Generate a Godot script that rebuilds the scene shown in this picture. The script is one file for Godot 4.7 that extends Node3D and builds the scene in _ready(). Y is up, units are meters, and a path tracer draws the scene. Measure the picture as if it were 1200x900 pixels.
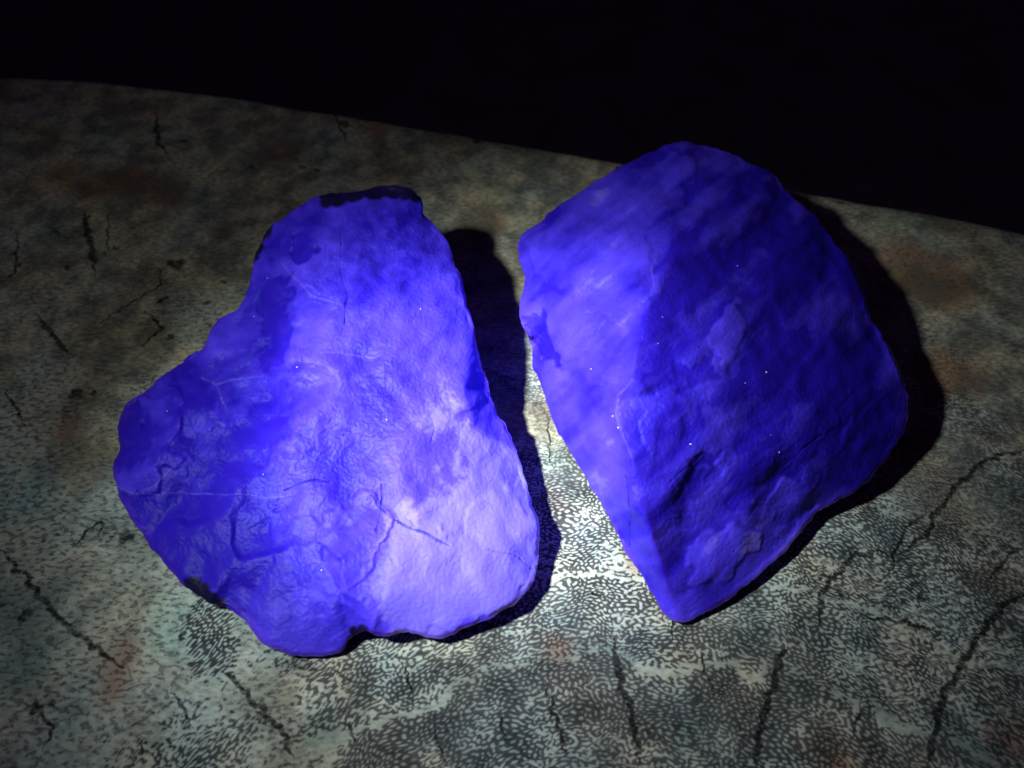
extends Node3D
# Two raw stones glowing violet under a torch on a sawn wooden slab, in the dark. Metres; the slab's top is y = 0.

const LAMP_AT := Vector3(-0.20, 0.285, -0.06)
const LAMP_AIM := Vector3(0.006, 0.0, -0.143)

var slab_map_from := Vector2(-250, -365)      # millimetres on the slab's top covered by its texture
var slab_map_size := Vector2(460, 445)


func _ready():
	set_camera_and_light()
	build_ground()
	build_slab()
	build_stones()


func set_camera_and_light():
	var cam := Camera3D.new()
	cam.name = "camera"
	add_child(cam)
	cam.position = Vector3(0, 0.2, 0)
	cam.rotation_degrees = Vector3(-50, 0, 0)
	cam.fov = 50.0
	cam.near = 0.005
	cam.far = 30.0
	var lens := CameraAttributesPhysical.new()
	lens.frustum_focal_length = 26.0
	lens.exposure_aperture = 11.0
	lens.frustum_focus_distance = 0.235
	cam.attributes = lens
	cam.fov = 50.0
	cam.current = true
	var we := WorldEnvironment.new()
	we.name = "environment"
	var env := Environment.new()
	env.background_mode = Environment.BG_COLOR
	env.background_color = Color8(20, 8, 29)
	env.tonemap_mode = Environment.TONE_MAPPER_LINEAR
	env.tonemap_exposure = 1.0
	env.sdfgi_enabled = true
	env.ssao_enabled = true
	env.ssil_enabled = true
	we.environment = env
	add_child(we)
	# one torch: the tight spot of its reflector, the halo round it and the wide spill
	torch_beam("torch_hot_spot", 12.0, 0.35, 0.0125)
	torch_beam("torch_halo", 22.5, 0.09, 0.0125)
	torch_beam("torch_spill", 62.0, 0.0100, 0.0125)


func torch_beam(called: String, angle: float, energy: float, size: float):
	var l := SpotLight3D.new()
	l.name = called
	add_child(l)
	l.look_at_from_position(LAMP_AT, LAMP_AIM, Vector3.UP)
	l.spot_angle = angle
	l.spot_angle_attenuation = 1.0
	l.spot_attenuation = 2.0
	l.spot_range = 4.0
	l.light_energy = energy
	l.light_size = size
	l.light_color = Color(0.95, 1.0, 0.99)
	l.shadow_enabled = true


func noise(kind: int, freq: float, octaves: int, number: int) -> FastNoiseLite:
	var n := FastNoiseLite.new()
	n.noise_type = kind
	n.frequency = freq
	n.seed = number
	n.fractal_type = FastNoiseLite.FRACTAL_FBM if octaves > 1 else FastNoiseLite.FRACTAL_NONE
	n.fractal_octaves = octaves
	return n


func mesh_of(verts: PackedVector3Array, normals: PackedVector3Array, uvs: PackedVector2Array, colors: PackedColorArray, index: PackedInt32Array) -> ArrayMesh:
	var a := []
	a.resize(Mesh.ARRAY_MAX)
	a[Mesh.ARRAY_VERTEX] = verts
	a[Mesh.ARRAY_NORMAL] = normals
	if uvs.size():
		a[Mesh.ARRAY_TEX_UV] = uvs
	if colors.size():
		a[Mesh.ARRAY_COLOR] = colors
	a[Mesh.ARRAY_INDEX] = index
	var m := ArrayMesh.new()
	m.add_surface_from_arrays(Mesh.PRIMITIVE_TRIANGLES, a)
	return m


func put(called: String, m: Mesh, mat: Material, parent: Node) -> MeshInstance3D:
	var o := MeshInstance3D.new()
	o.name = called
	o.mesh = m
	o.material_override = mat
	parent.add_child(o, true)
	return o


func grid_normals(v: PackedVector3Array, rows: int, cols: int) -> PackedVector3Array:     # rows run outward, columns go round and close
	var n := PackedVector3Array()
	n.resize(v.size())
	for r in rows:
		var r0 := maxi(r - 1, 0) * cols
		var r1 := mini(r + 1, rows - 1) * cols
		var rr := r * cols
		for c in cols:
			var out := v[r1 + c] - v[r0 + c]
			var round_ := v[rr + (c + 1) % cols] - v[rr + (c + cols - 1) % cols]
			n[rr + c] = out.cross(round_).normalized()
	return n


func grid_index(rows: int, cols: int) -> PackedInt32Array:
	var t := PackedInt32Array()
	t.resize((rows - 1) * cols * 6)
	var k := 0
	for r in rows - 1:
		for c in cols:
			var a := r * cols + c
			var b := r * cols + (c + 1) % cols
			t[k] = a; t[k + 1] = b; t[k + 2] = a + cols
			t[k + 3] = b; t[k + 4] = b + cols; t[k + 5] = a + cols
			k += 6
	return t


# ------------------------------------------------------------------ setting

func build_ground():
	var p := PlaneMesh.new()
	p.size = Vector2(12, 12)
	var m := StandardMaterial3D.new()
	m.albedo_color = Color(0.5, 0.44, 0.5)
	m.roughness = 0.95
	var t := NoiseTexture2D.new()
	t.width = 256; t.height = 256; t.seamless = true
	t.noise = noise(FastNoiseLite.TYPE_SIMPLEX, 0.03, 4, 5)
	var ramp := Gradient.new()
	ramp.set_color(0, Color(0.78, 0.78, 0.78))
	ramp.set_color(1, Color(0.92, 0.92, 0.92))
	t.color_ramp = ramp
	m.albedo_texture = t
	m.uv1_scale = Vector3(14, 14, 14)
	var g := put("ground", p, m, self)
	g.position.y = -0.42
	g.set_meta("kind", "structure")
	g.set_meta("label", "dark ground lost in the night behind the wooden slab")


# ------------------------------------------------------------------ wooden slab

const PITH := Vector2(30, 60)                 # millimetres, x and z
const EDGE_MID := Vector2(0, -108)
const NEAR_HALF := Vector2(128, 62)           # round EDGE_MID: the part whose pores are drawn finely
# the sawn edge, as turn about EDGE_MID (degrees, 0 = away from the viewer, clockwise) and distance (mm)
const EDGE := [Vector2(0.0, 199), Vector2(4.7, 195), Vector2(9.4, 192), Vector2(14.2, 191), Vector2(18.9, 191), Vector2(23.5, 193), Vector2(27.9, 195), Vector2(32.1, 199), Vector2(36.1, 203), Vector2(39.8, 209), Vector2(43.4, 214), Vector2(46.6, 221), Vector2(49.7, 228), Vector2(52.6, 235), Vector2(55.3, 242), Vector2(57.8, 249), Vector2(78.0, 262), Vector2(100.0, 320), Vector2(125.0, 400), Vector2(150.0, 470), Vector2(180.0, 520), Vector2(210.0, 520), Vector2(240.0, 470), Vector2(270.0, 400), Vector2(295.0, 355), Vector2(313.6, 362), Vector2(315.6, 350), Vector2(317.7, 338), Vector2(319.9, 325), Vector2(322.2, 312), Vector2(324.6, 298), Vector2(327.2, 285), Vector2(329.9, 272), Vector2(332.9, 260), Vector2(336.0, 248), Vector2(339.4, 237), Vector2(343.1, 227), Vector2(347.0, 218), Vector2(351.1, 210), Vector2(355.5, 204)]

func edge_radius(deg: float) -> float:
	deg = fposmod(deg, 360.0)
	var n := EDGE.size()
	for i in n:
		var a: Vector2 = EDGE[i]
		var b: Vector2 = EDGE[(i + 1) % n]
		var to := b.x + (360.0 if i == n - 1 else 0.0)
		var d := deg + (360.0 if deg < EDGE[0].x and i == n - 1 else 0.0)
		if d >= a.x and d < to:
			return lerpf(a.y, b.y, (d - a.x) / (to - a.x))
	return 400.0


func turing(side: int, bias: float, number: int) -> PackedByteArray:      # a tile of even spots or worms, as the pores of end grain lie
	var rng := RandomNumberGenerator.new()
	rng.seed = number
	var a := PackedFloat32Array()
	a.resize(side * side)
	for i in a.size():
		a[i] = rng.randf_range(-1, 1)
	for step in 9:
		var near := blur(a, side, 1)
		var far := blur(blur(a, side, 2), side, 2)
		for i in a.size():
			a[i] = clampf((near[i] - far[i]) * 4.0 + bias, -1.0, 1.0)
	var bytes := PackedByteArray()
	bytes.resize(side * side)
	for i in a.size():
		bytes[i] = int(127.5 + 127.0 * a[i])
	var im := Image.create_from_data(side, side, false, Image.FORMAT_L8, bytes)
	im.resize(side * 2, side * 2, Image.INTERPOLATE_CUBIC)
	return im.get_data()


func blur(a: PackedFloat32Array, side: int, r: int) -> PackedFloat32Array:
	var b := PackedFloat32Array()
	b.resize(a.size())
	var k := 1.0 / (2 * r + 1)
	for pass_ in 2:                                   # along rows, written turned over, twice
		for y in side:
			var row := y * side
			var s := 0.0
			for x in range(-r, r + 1):
				s += a[row + posmod(x, side)]
			for x in side:
				b[x * side + y] = s * k
				s += a[row + (x + r + 1) % side] - a[row + (x - r + side) % side]
		if pass_ == 0:
			a = b.duplicate()
	return b


func smooth(a: float, b: float, x: float) -> float:
	var t := clampf((x - a) / (b - a), 0.0, 1.0)
	return t * t * (3.0 - 2.0 * t)


# cracks: half width in mm, then points (mm on the slab: x, z)
const CRACKS := [
	[0.90, Vector2(-139.3, -110.2), Vector2(-125.3, -97.7), Vector2(-109.8, -84.9), Vector2(-91.6, -74.1)],
	[1.00, Vector2(25.4, -84.9), Vector2(26.6, -73.0), Vector2(29.1, -63.0), Vector2(29.5, -52.7)],
	[0.90, Vector2(101.8, -108.9), Vector2(92.2, -107.6), Vector2(81.7, -97.7), Vector2(77.8, -86.0)],
	[1.00, Vector2(69.5, -82.7), Vector2(65.8, -78.3), Vector2(63.3, -73.0), Vector2(58.6, -63.0), Vector2(55.2, -52.7)],
	[0.90, Vector2(153.7, -143.0), Vector2(138.0, -138.3), Vector2(124.5, -126.6), Vector2(112.3, -112.9), Vector2(104.9, -107.6)],
	[1.00, Vector2(135.4, -97.7), Vector2(125.3, -91.8), Vector2(112.2, -79.4), Vector2(103.4, -69.0), Vector2(97.5, -59.2), Vector2(94.0, -52.7)],
	[0.70, Vector2(7.9, -74.1), Vector2(11.0, -63.0), Vector2(12.1, -55.4)],
	[0.70, Vector2(-19.1, -63.0), Vector2(-14.6, -54.5)],
	[0.80, Vector2(-82.6, -71.8), Vector2(-74.7, -62.4)],
	[0.70, Vector2(-87.8, -61.1), Vector2(-81.0, -54.5)],
	[0.90, Vector2(-71.3, -76.6), Vector2(-63.7, -70.4), Vector2(-53.1, -60.5), Vector2(-49.9, -55.4)],
	[1.50, Vector2(-165.3, -255.9), Vector2(-156.4, -235.9), Vector2(-148.3, -218.7)],
	[1.30, Vector2(-156.7, -324.4), Vector2(-149.3, -301.6), Vector2(-142.2, -291.2)],
	[1.10, Vector2(-162.9, -199.8), Vector2(-152.9, -188.2), Vector2(-143.4, -179.8)],
	[0.50, Vector2(-140.0, -194.9), Vector2(-130.4, -206.5), Vector2(-123.5, -213.8), Vector2(-126.7, -223.2)],
	[1.20, Vector2(-160.3, -166.1), Vector2(-147.8, -150.9)],
	[0.80, Vector2(-125.6, -200.2), Vector2(-117.6, -192.2), Vector2(-122.5, -184.4)],
	[0.70, Vector2(-186.0, -243.2), Vector2(-177.9, -220.5), Vector2(-181.2, -215.1)],
	[0.70, Vector2(-176.3, -247.2), Vector2(-165.4, -237.3)],
	[0.80, Vector2(-147.8, -228.7), Vector2(-154.6, -253.3)],
	[0.60, Vector2(83.9, -69.0), Vector2(79.3, -59.2)],
	[0.60, Vector2(41.0, -94.1), Vector2(40.5, -81.6)],
	[0.60, Vector2(20.1, -97.7), Vector2(24.8, -94.1)],
	[0.50, Vector2(99.2, -100.1), Vector2(108.4, -115.5), Vector2(117.3, -121.0)],
	[0.70, Vector2(87.6, -90.6), Vector2(100.2, -88.7), Vector2(109.3, -86.5)],
	[0.60, Vector2(-119.6, -110.2), Vector2(-115.2, -118.2), Vector2(-112.6, -112.3)],
	[0.60, Vector2(-114.6, -69.0), Vector2(-108.4, -63.0), Vector2(-108.3, -57.3)],
	[0.70, Vector2(137.0, -110.2), Vector2(123.1, -97.7)],
	[0.60, Vector2(10.5, -157.5), Vector2(11.9, -132.4)],
	[0.80, Vector2(-81.8, -332.7), Vector2(-73.2, -311.2), Vector2(-68.7, -298.5)],
	[0.80, Vector2(111.4, -268.3), Vector2(136.9, -262.8)],
	[0.50, Vector2(-27.5, -79.4), Vector2(-22.8, -66.9)],
	[0.50, Vector2(-40.7, -66.9), Vector2(-33.2, -54.5)],
	[0.50, Vector2(-3.1, -66.9), Vector2(-1.6, -59.2)],
	[0.50, Vector2(46.9, -81.6), Vector2(48.1, -69.0)],
]
# spots: x, z, radius in mm; the colour is by list
const DARK_SPOTS := [Vector3(-102.1, -215.1, 1.2), Vector3(-120.9, -206.5, 1.8), Vector3(-159.7, -222.7, 1.5), Vector3(-105.7, -204.8, 1.2), Vector3(82.6, -101.4, 1.1), Vector3(-105.4, -113.4, 2.1), Vector3(-81.6, -97.2, 2.0), Vector3(-162.9, -250.8, 2.0), Vector3(-121.7, -224.1, 2.8), Vector3(-136.8, -164.3, 2.1), Vector3(-79.5, -280.6, 1.7), Vector3(-85.2, -283.5, 1.4), Vector3(-73.6, -314.4, 3.3), Vector3(-14.4, -301.6, 2.2), Vector3(43.5, -283.5, 1.7), Vector3(127.7, -259.6, 1.7), Vector3(-131.4, -164.3, 1.3), Vector3(-178.7, -224.1, 1.2), Vector3(-113.7, -188.2, 1.4), Vector3(-146.1, -233.5, 1.3), Vector3(-124.9, -90.6, 1.8), Vector3(-112.9, -66.9, 1.8), Vector3(-82.9, -84.9, 1.1), Vector3(106.7, -95.3, 1.1), Vector3(-38.0, -118.2, 0.7), Vector3(85.6, -95.3, 0.9), Vector3(-106.0, -283.5, 1.4), Vector3(-138.5, -301.6, 1.4)]
const RED_SPOTS := [Vector3(-136.1, -150.9, 4.7), Vector3(-146.7, -273.8, 13.6), Vector3(9.6, -81.6, 4.7), Vector3(10.8, -84.9, 3.0), Vector3(10.0, -75.1, 2.5), Vector3(-58.6, -311.2, 8.1), Vector3(-166.6, -272.1, 10.2), Vector3(-111.2, -245.7, 5.8), Vector3(-98.4, -82.7, 4.7), Vector3(-99.2, -75.1, 4.2), Vector3(-95.5, -292.4, 12.4), Vector3(-12.9, -244.2, 8.0), Vector3(22.8, -141.4, 5.6), Vector3(146.4, -219.6, 15.3), Vector3(140.4, -175.0, 12.4), Vector3(-183.9, -277.8, 8.6), Vector3(-130.5, -263.9, 6.7), Vector3(12.1, -125.1, 3.9), Vector3(37.2, -110.2, 5.1), Vector3(115.7, -61.1, 4.0), Vector3(74.8, -57.3, 3.9)]
const GREEN_SPOTS := [Vector3(-75.5, -301.6, 10.1), Vector3(-153.7, -311.2, 9.2), Vector3(-122.5, -258.6, 7.3), Vector3(-173.2, -243.2, 8.0), Vector3(-42.9, -298.5, 8.9), Vector3(-13.8, -280.6, 10.4), Vector3(-173.7, -304.8, 9.0), Vector3(-126.2, -295.5, 10.7), Vector3(-119.8, -77.3, 7.4), Vector3(-136.1, -126.6, 6.1), Vector3(-46.2, -63.0, 6.0), Vector3(149.1, -248.2, 9.7), Vector3(-3.3, -263.9, 8.4), Vector3(12.5, -138.3, 3.5), Vector3(-87.0, -88.3, 8.7), Vector3(-157.1, -233.5, 7.5), Vector3(68.0, -71.0, 5.2), Vector3(118.5, -206.5, 10.4), Vector3(-83.9, -286.5, 8.7)]

const TILE := 768
const PORE := 0.08                            # millimetres per cell of the pore tiles
var pore_dots: PackedByteArray
var pore_worms: PackedByteArray

func grain_field(per_mm: float, octaves: int, number: int, from: Vector2, mm: float, w: int, h: int, stretch := 1.0) -> PackedByteArray:
	var n := noise(FastNoiseLite.TYPE_SIMPLEX, per_mm * mm, octaves, number)
	n.offset = Vector3(from.x / mm / stretch, from.y / mm, 0)
	var im := n.get_image(int(ceil(w / stretch)), h, false, false, false)
	im.convert(Image.FORMAT_L8)
	if stretch != 1.0:
		im.resize(w, h, Image.INTERPOLATE_CUBIC)
	return im.get_data()


func sawn_wood(from: Vector2, size: Vector2, w: int, h: int) -> StandardMaterial3D:      # end grain over a stretch of the slab
	var mm := size.x / w
	var cracks := PackedByteArray()
	cracks.resize(w * h)
	var rng := RandomNumberGenerator.new()
	rng.seed = 11
	var wob := noise(FastNoiseLite.TYPE_SIMPLEX, 0.06, 4, 21)
	for c in CRACKS:
		var wide: float = c[0]
		for i in range(1, c.size() - 1):
			var a: Vector2 = c[i]
			var b: Vector2 = c[i + 1]
			var steps := int(a.distance_to(b) / 0.12) + 1
			for s in steps:
				var f := float(s) / steps
				var p := a.lerp(b, f)
				p += Vector2(wob.get_noise_2d(p.x * 3, p.y * 3), wob.get_noise_2d(p.x * 3 + 500, p.y * 3)) * 1.2
				var r := wide * (0.35 + 0.8 * absf(wob.get_noise_2d(p.x * 9 + 900, p.y * 9)))
				if (i == 1 and f < 0.5):
					r *= f / 0.5
				if (i == c.size() - 2 and f > 0.4):
					r *= (1.0 - f) / 0.6
				stamp(cracks, w, h, (p - from) / mm, r / mm, 235)
	var spot := PackedByteArray()
	spot.resize(w * h)
	for s: Vector3 in DARK_SPOTS:
		for k in 6:
			var p := Vector2(s.x, s.y) + Vector2(rng.randf_range(-1, 1), rng.randf_range(-1, 1)) * s.z * 0.7
			stamp(spot, w, h, (p - from) / mm, s.z * rng.randf_range(0.25, 0.65) / mm, 225)
	var red := blotch(RED_SPOTS, from, w, h, mm, rng)
	var green := blotch(GREEN_SPOTS, from, w, h, mm, rng)
	var big := grain_field(0.018, 4, 31, from, mm, w, h)
	var mid := grain_field(0.062, 4, 32, from, mm, w, h)
	var hue := grain_field(0.026, 3, 33, from, mm, w, h)
	var fine := grain_field(0.55, 3, 34, from, mm, w, h, 2.2)
	var dash := grain_field(0.5, 3, 35, from, mm, w, h, 1.8)
	var warp1 := grain_field(0.045, 2, 36, from, mm, w, h)
	var warp2 := grain_field(0.045, 2, 37, from, mm, w, h)
	var ring := PackedFloat32Array()
	ring.resize(2400)
	var rn := noise(FastNoiseLite.TYPE_SIMPLEX, 0.08, 2, 41)
	for i in 2400:
		ring[i] = rn.get_noise_1d(i * 0.25)
	var rgb := PackedByteArray()
	rgb.resize(w * h * 3)
	var relief := PackedByteArray()
	relief.resize(w * h)
	var per := 1.5 / 255.0
	for y in h:
		var z := from.y + y * mm
		for x in w:
			var i := y * w + x
			var px := from.x + x * mm
			var b := (big[i] - 127.5) * per             # all about 0
			var m := (mid[i] - 127.5) * per
			var hu := (hue[i] - 127.5) * per
			var f := (fine[i] - 127.5) * per
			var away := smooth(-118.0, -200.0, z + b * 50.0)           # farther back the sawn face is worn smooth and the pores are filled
			var dx := px - PITH.x
			var dz := z - PITH.y
			var rad := sqrt(dx * dx + dz * dz) + m * 4.0 + b * 8.0
			var rg := ring[clampi(int(rad * 4.0), 0, 2399)]
			# pores: bright fillings in a dark ground near the middle, dark gaps in a pale ground outward
			var u := int((px + (warp1[i] - 128) * 0.012) / (PORE * 1.5)) + 7680
			var v := int((sqrt(dx * dx + dz * dz) + (warp2[i] - 128) * 0.012) / PORE) + 7680
			var k := (v % TILE) * TILE + (u % TILE)
			var left := smooth(-34.0, -80.0, px + b * 70.0 + (z + 90.0) * 0.3)
			var side := maxf(left, smooth(55.0, 120.0, px + b * 80.0))
			var p := lerpf(pore_dots[k], pore_worms[k], smooth(-0.1, 0.18, m + rg * 0.45 + side * 0.2 - 0.05)) / 127.5 - 1.0
			var open := 0.18 + 0.35 * side + 0.75 * left + smooth(0.12, 0.0, absf(rg - 0.08)) * 1.15 - smooth(0.15, 0.0, absf(rg + 0.25)) * 0.6 + b * 0.4 + m * 0.7 + f * 1.3
			var pore := smooth(-0.3, 0.5, p * (1.0 - 0.8 * left) + open)
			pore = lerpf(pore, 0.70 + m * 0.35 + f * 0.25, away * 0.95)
			var d := smooth(0.14, 0.30, (dash[i] - 127.5) * per + f * 0.3 + (side - 0.8) * 0.10 - away * 0.16 + b * 0.12)
			pore *= 1.0 - 0.72 * d * smooth(0.3, 0.9, side + away)
			var ground := 0.105 + 0.07 * m + 0.05 * f
			var pale := (0.52 + 0.20 * f) * lerpf(0.66, 1.1, smooth(-0.35, 0.25, b * 0.7 + m * 0.5))
			var lum := lerpf(ground, pale, clampf(pore, 0.0, 1.0))
			var warm := hu * 0.55 + m * 0.15
			var r_ := clampf(red[i] / 255.0 * (1.0 + 1.2 * f + m), 0.0, 1.0)
			var g_ := green[i] / 255.0
			lum *= 1.0 - 0.42 * r_
			var cr := clampf(maxf(cracks[i], spot[i]) / 255.0 * (0.9 + 0.8 * f), 0.0, 1.0)
			lum *= 1.0 - 0.93 * cr
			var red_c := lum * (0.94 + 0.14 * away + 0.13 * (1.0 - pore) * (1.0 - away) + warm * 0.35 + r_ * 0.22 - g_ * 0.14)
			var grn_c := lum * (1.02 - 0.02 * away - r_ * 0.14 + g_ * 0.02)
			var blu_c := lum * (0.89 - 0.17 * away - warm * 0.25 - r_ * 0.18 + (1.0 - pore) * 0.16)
			rgb[i * 3] = int(255.0 * sqrt(clampf(red_c, 0.0, 1.0)))
			rgb[i * 3 + 1] = int(255.0 * sqrt(clampf(grn_c, 0.0, 1.0)))
			rgb[i * 3 + 2] = int(255.0 * sqrt(clampf(blu_c, 0.0, 1.0)))
			relief[i] = int(clampf(130.0 + 50.0 * (pore - 0.5) * (1.0 - away * 0.7) + 40.0 * f - 120.0 * cr, 0.0, 255.0))
	var mat := StandardMaterial3D.new()
	mat.albedo_texture = ImageTexture.create_from_image(Image.create_from_data(w, h, false, Image.FORMAT_RGB8, rgb))
	mat.heightmap_enabled = true
	mat.heightmap_texture = ImageTexture.create_from_image(Image.create_from_data(w, h, false, Image.FORMAT_L8, relief))
	mat.heightmap_scale = 0.05
	mat.roughness = 0.82
	mat.metallic_specular = 0.3
	return mat


func build_slab():
	pore_dots = turing(TILE / 2, -0.72, 1)
	pore_worms = turing(TILE / 2, -0.35, 2)
	var near_from := EDGE_MID - NEAR_HALF
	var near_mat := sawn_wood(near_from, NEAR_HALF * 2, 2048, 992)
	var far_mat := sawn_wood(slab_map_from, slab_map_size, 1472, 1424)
	var cols := 480
	var rough := noise(FastNoiseLite.TYPE_SIMPLEX, 1.0, 4, 51)
	var slab := Node3D.new()
	slab.name = "wooden_slab"
	add_child(slab, true)
	slab.set_meta("label", "weathered sawn wooden slab with dark cracks and pale speckled end grain, under both stones")
	slab.set_meta("category", "wooden slab")
	var verts := PackedVector3Array()
	var uvs := PackedVector2Array()
	for r in 2:
		for c in cols:
			var t := -TAU * c / cols
			var p := EDGE_MID + Vector2(sin(t), -cos(t)) * near_reach(t) * r
			verts.append(Vector3(p.x, 0, p.y) * 0.001)
			uvs.append((p - near_from) / (NEAR_HALF * 2))
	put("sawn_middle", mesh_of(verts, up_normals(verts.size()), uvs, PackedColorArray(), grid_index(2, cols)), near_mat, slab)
	verts = PackedVector3Array()
	uvs = PackedVector2Array()
	var rows := 13
	for r in rows:
		for c in cols:
			var t := -TAU * c / cols
			var er := edge_radius(rad_to_deg(t)) + 1.0 * rough.get_noise_1d(c * 0.06)
			var d := near_reach(t)
			var y := 0.0
			if r >= 3:
				var q := (r - 3) / 9.0 * PI / 2                 # the rounded arris, 12 mm
				d = er - 12.0 + 12.0 * sin(q)
				y = -12.0 + 12.0 * cos(q)
			elif r > 0:
				d = lerpf(d, er - 12.5, 0.5 * r)
			var p := EDGE_MID + Vector2(sin(t), -cos(t)) * d
			verts.append(Vector3(p.x, y, p.y) * 0.001)
			uvs.append((p - slab_map_from) / slab_map_size)
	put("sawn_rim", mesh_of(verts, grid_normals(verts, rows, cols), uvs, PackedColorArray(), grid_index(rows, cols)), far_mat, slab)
	var bv := PackedVector3Array()
	var levels := [-0.012, -0.03, -0.08, -0.16, -0.25, -0.34, -0.42]
	for r in levels.size():
		for c in cols:
			var t := -TAU * c / cols
			var er := edge_radius(rad_to_deg(t)) + 1.0 * rough.get_noise_1d(c * 0.06)
			if r > 0:
				er += 5.0 * rough.get_noise_2d(c * 0.3, r * 2.0) - 2.0
			bv.append(Vector3((EDGE_MID.x + sin(t) * er) * 0.001, levels[r], (EDGE_MID.y - cos(t) * er) * 0.001))
	var bm := StandardMaterial3D.new()
	bm.albedo_color = Color(0.2, 0.17, 0.15)
	bm.roughness = 0.95
	put("side", mesh_of(bv, grid_normals(bv, levels.size(), cols), PackedVector2Array(), PackedColorArray(), grid_index(levels.size(), cols)), bm, slab)


func near_reach(t: float) -> float:
	return minf(NEAR_HALF.x / maxf(absf(sin(t)), 1e-6), NEAR_HALF.y / maxf(absf(cos(t)), 1e-6))


func up_normals(count: int) -> PackedVector3Array:
	var n := PackedVector3Array()
	n.resize(count)
	n.fill(Vector3.UP)
	return n


func stamp(a: PackedByteArray, w: int, h: int, at: Vector2, r: float, value: int):
	r = maxf(r, 0.6)
	for y in range(maxi(int(at.y - r - 1), 0), mini(int(at.y + r + 2), h)):
		for x in range(maxi(int(at.x - r - 1), 0), mini(int(at.x + r + 2), w)):
			var d := Vector2(x, y).distance_to(at) / r
			if d < 1.3:
				a[y * w + x] = maxi(a[y * w + x], int(value * clampf((1.3 - d) / 0.6, 0.0, 1.0)))


func blotch(spots: Array, from: Vector2, w: int, h: int, mm: float, rng: RandomNumberGenerator) -> PackedByteArray:      # soft stains, drawn small and enlarged
	var sw := w / 8
	var sh := h / 8
	var a := PackedByteArray()
	a.resize(sw * sh)
	for s: Vector3 in spots:
		for k in 6:
			var p := Vector2(s.x, s.y) + Vector2(rng.randf_range(-1, 1), rng.randf_range(-0.8, 0.8)) * s.z * 0.6
			stamp(a, sw, sh, (p - from) / (mm * 8), s.z * rng.randf_range(0.3, 0.7) / (mm * 8), 200)
	var im := Image.create_from_data(sw, sh, false, Image.FORMAT_L8, a)
	im.resize(maxi(int(sw * mm / 0.7), 8), maxi(int(sh * mm / 0.7), 8), Image.INTERPOLATE_BILINEAR)
	im.resize(w, h, Image.INTERPOLATE_CUBIC)
	return im.get_data()


# ------------------------------------------------------------------ stones
# Each stone in millimetres from the middle of its foot: RIM is the outline it shows from the front and above, FACE the corners of its broken faces.

const LEFT_AT := Vector3(-54, 0, -150)
const LEFT_RIM := [
	Vector3(-6.4, 34.8, -69.1), Vector3(-1.7, 35.3, -69.0), Vector3(4.6, 36.0, -69.8), Vector3(13.6, 36.6, -71.1), Vector3(20.1, 36.9, -70.4), Vector3(23.3, 36.1, -67.4), Vector3(25.3, 34.4, -64.4), Vector3(25.8, 32.9, -60.6),
	Vector3(29.6, 32.0, -56.1), Vector3(34.0, 30.8, -49.4), Vector3(37.3, 29.0, -39.8), Vector3(39.7, 27.1, -31.8), Vector3(41.0, 25.5, -25.1), Vector3(43.3, 21.9, -17.1), Vector3(45.4, 17.8, -9.6), Vector3(47.1, 14.6, -2.7),
	Vector3(49.6, 13.1, 3.4), Vector3(52.3, 11.8, 8.4), Vector3(54.4, 10.5, 13.4), Vector3(56.7, 9.1, 20.1), Vector3(59.0, 7.8, 28.4), Vector3(60.8, 7.1, 35.9), Vector3(61.3, 6.6, 42.3), Vector3(60.6, 6.2, 47.8),
	Vector3(59.1, 6.0, 53.3), Vector3(55.1, 6.0, 58.6), Vector3(49.5, 5.6, 62.9), Vector3(44.0, 5.2, 65.3), Vector3(38.5, 5.0, 67.3), Vector3(34.5, 5.0, 68.1), Vector3(28.3, 5.8, 67.3), Vector3(23.7, 6.4, 68.3),
	Vector3(20.2, 6.8, 67.5), Vector3(18.0, 6.4, 66.4), Vector3(15.0, 4.0, 66.0), Vector3(13.5, 2.9, 67.8), Vector3(12.0, 2.0, 70.0), Vector3(8.3, 2.0, 71.4), Vector3(2.9, 2.3, 71.5), Vector3(-2.6, 2.7, 70.7),
	Vector3(-7.0, 3.0, 69.0), Vector3(-10.7, 3.0, 65.4), Vector3(-14.6, 3.3, 61.9), Vector3(-19.3, 3.7, 59.3), Vector3(-24.0, 4.0, 57.4), Vector3(-29.8, 4.0, 53.8), Vector3(-35.8, 4.0, 48.6), Vector3(-41.2, 4.3, 43.6),
	Vector3(-46.5, 4.7, 37.9), Vector3(-51.5, 5.1, 32.1), Vector3(-55.8, 5.6, 26.1), Vector3(-58.4, 6.1, 19.9), Vector3(-59.1, 7.0, 12.8), Vector3(-61.0, 8.1, 4.7), Vector3(-60.6, 9.5, -0.5), Vector3(-57.6, 10.4, -4.0),
	Vector3(-52.9, 11.3, -9.1), Vector3(-47.9, 12.5, -14.3), Vector3(-42.5, 14.3, -18.4), Vector3(-39.7, 15.3, -20.5), Vector3(-38.5, 16.6, -25.6), Vector3(-35.5, 18.2, -29.5), Vector3(-30.2, 20.4, -31.5), Vector3(-28.1, 22.6, -36.6),
	Vector3(-27.7, 24.8, -41.8), Vector3(-27.3, 26.6, -47.7), Vector3(-26.0, 28.5, -53.5), Vector3(-23.9, 30.3, -57.5), Vector3(-19.2, 32.0, -61.2), Vector3(-13.3, 33.7, -65.9),
]
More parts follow.
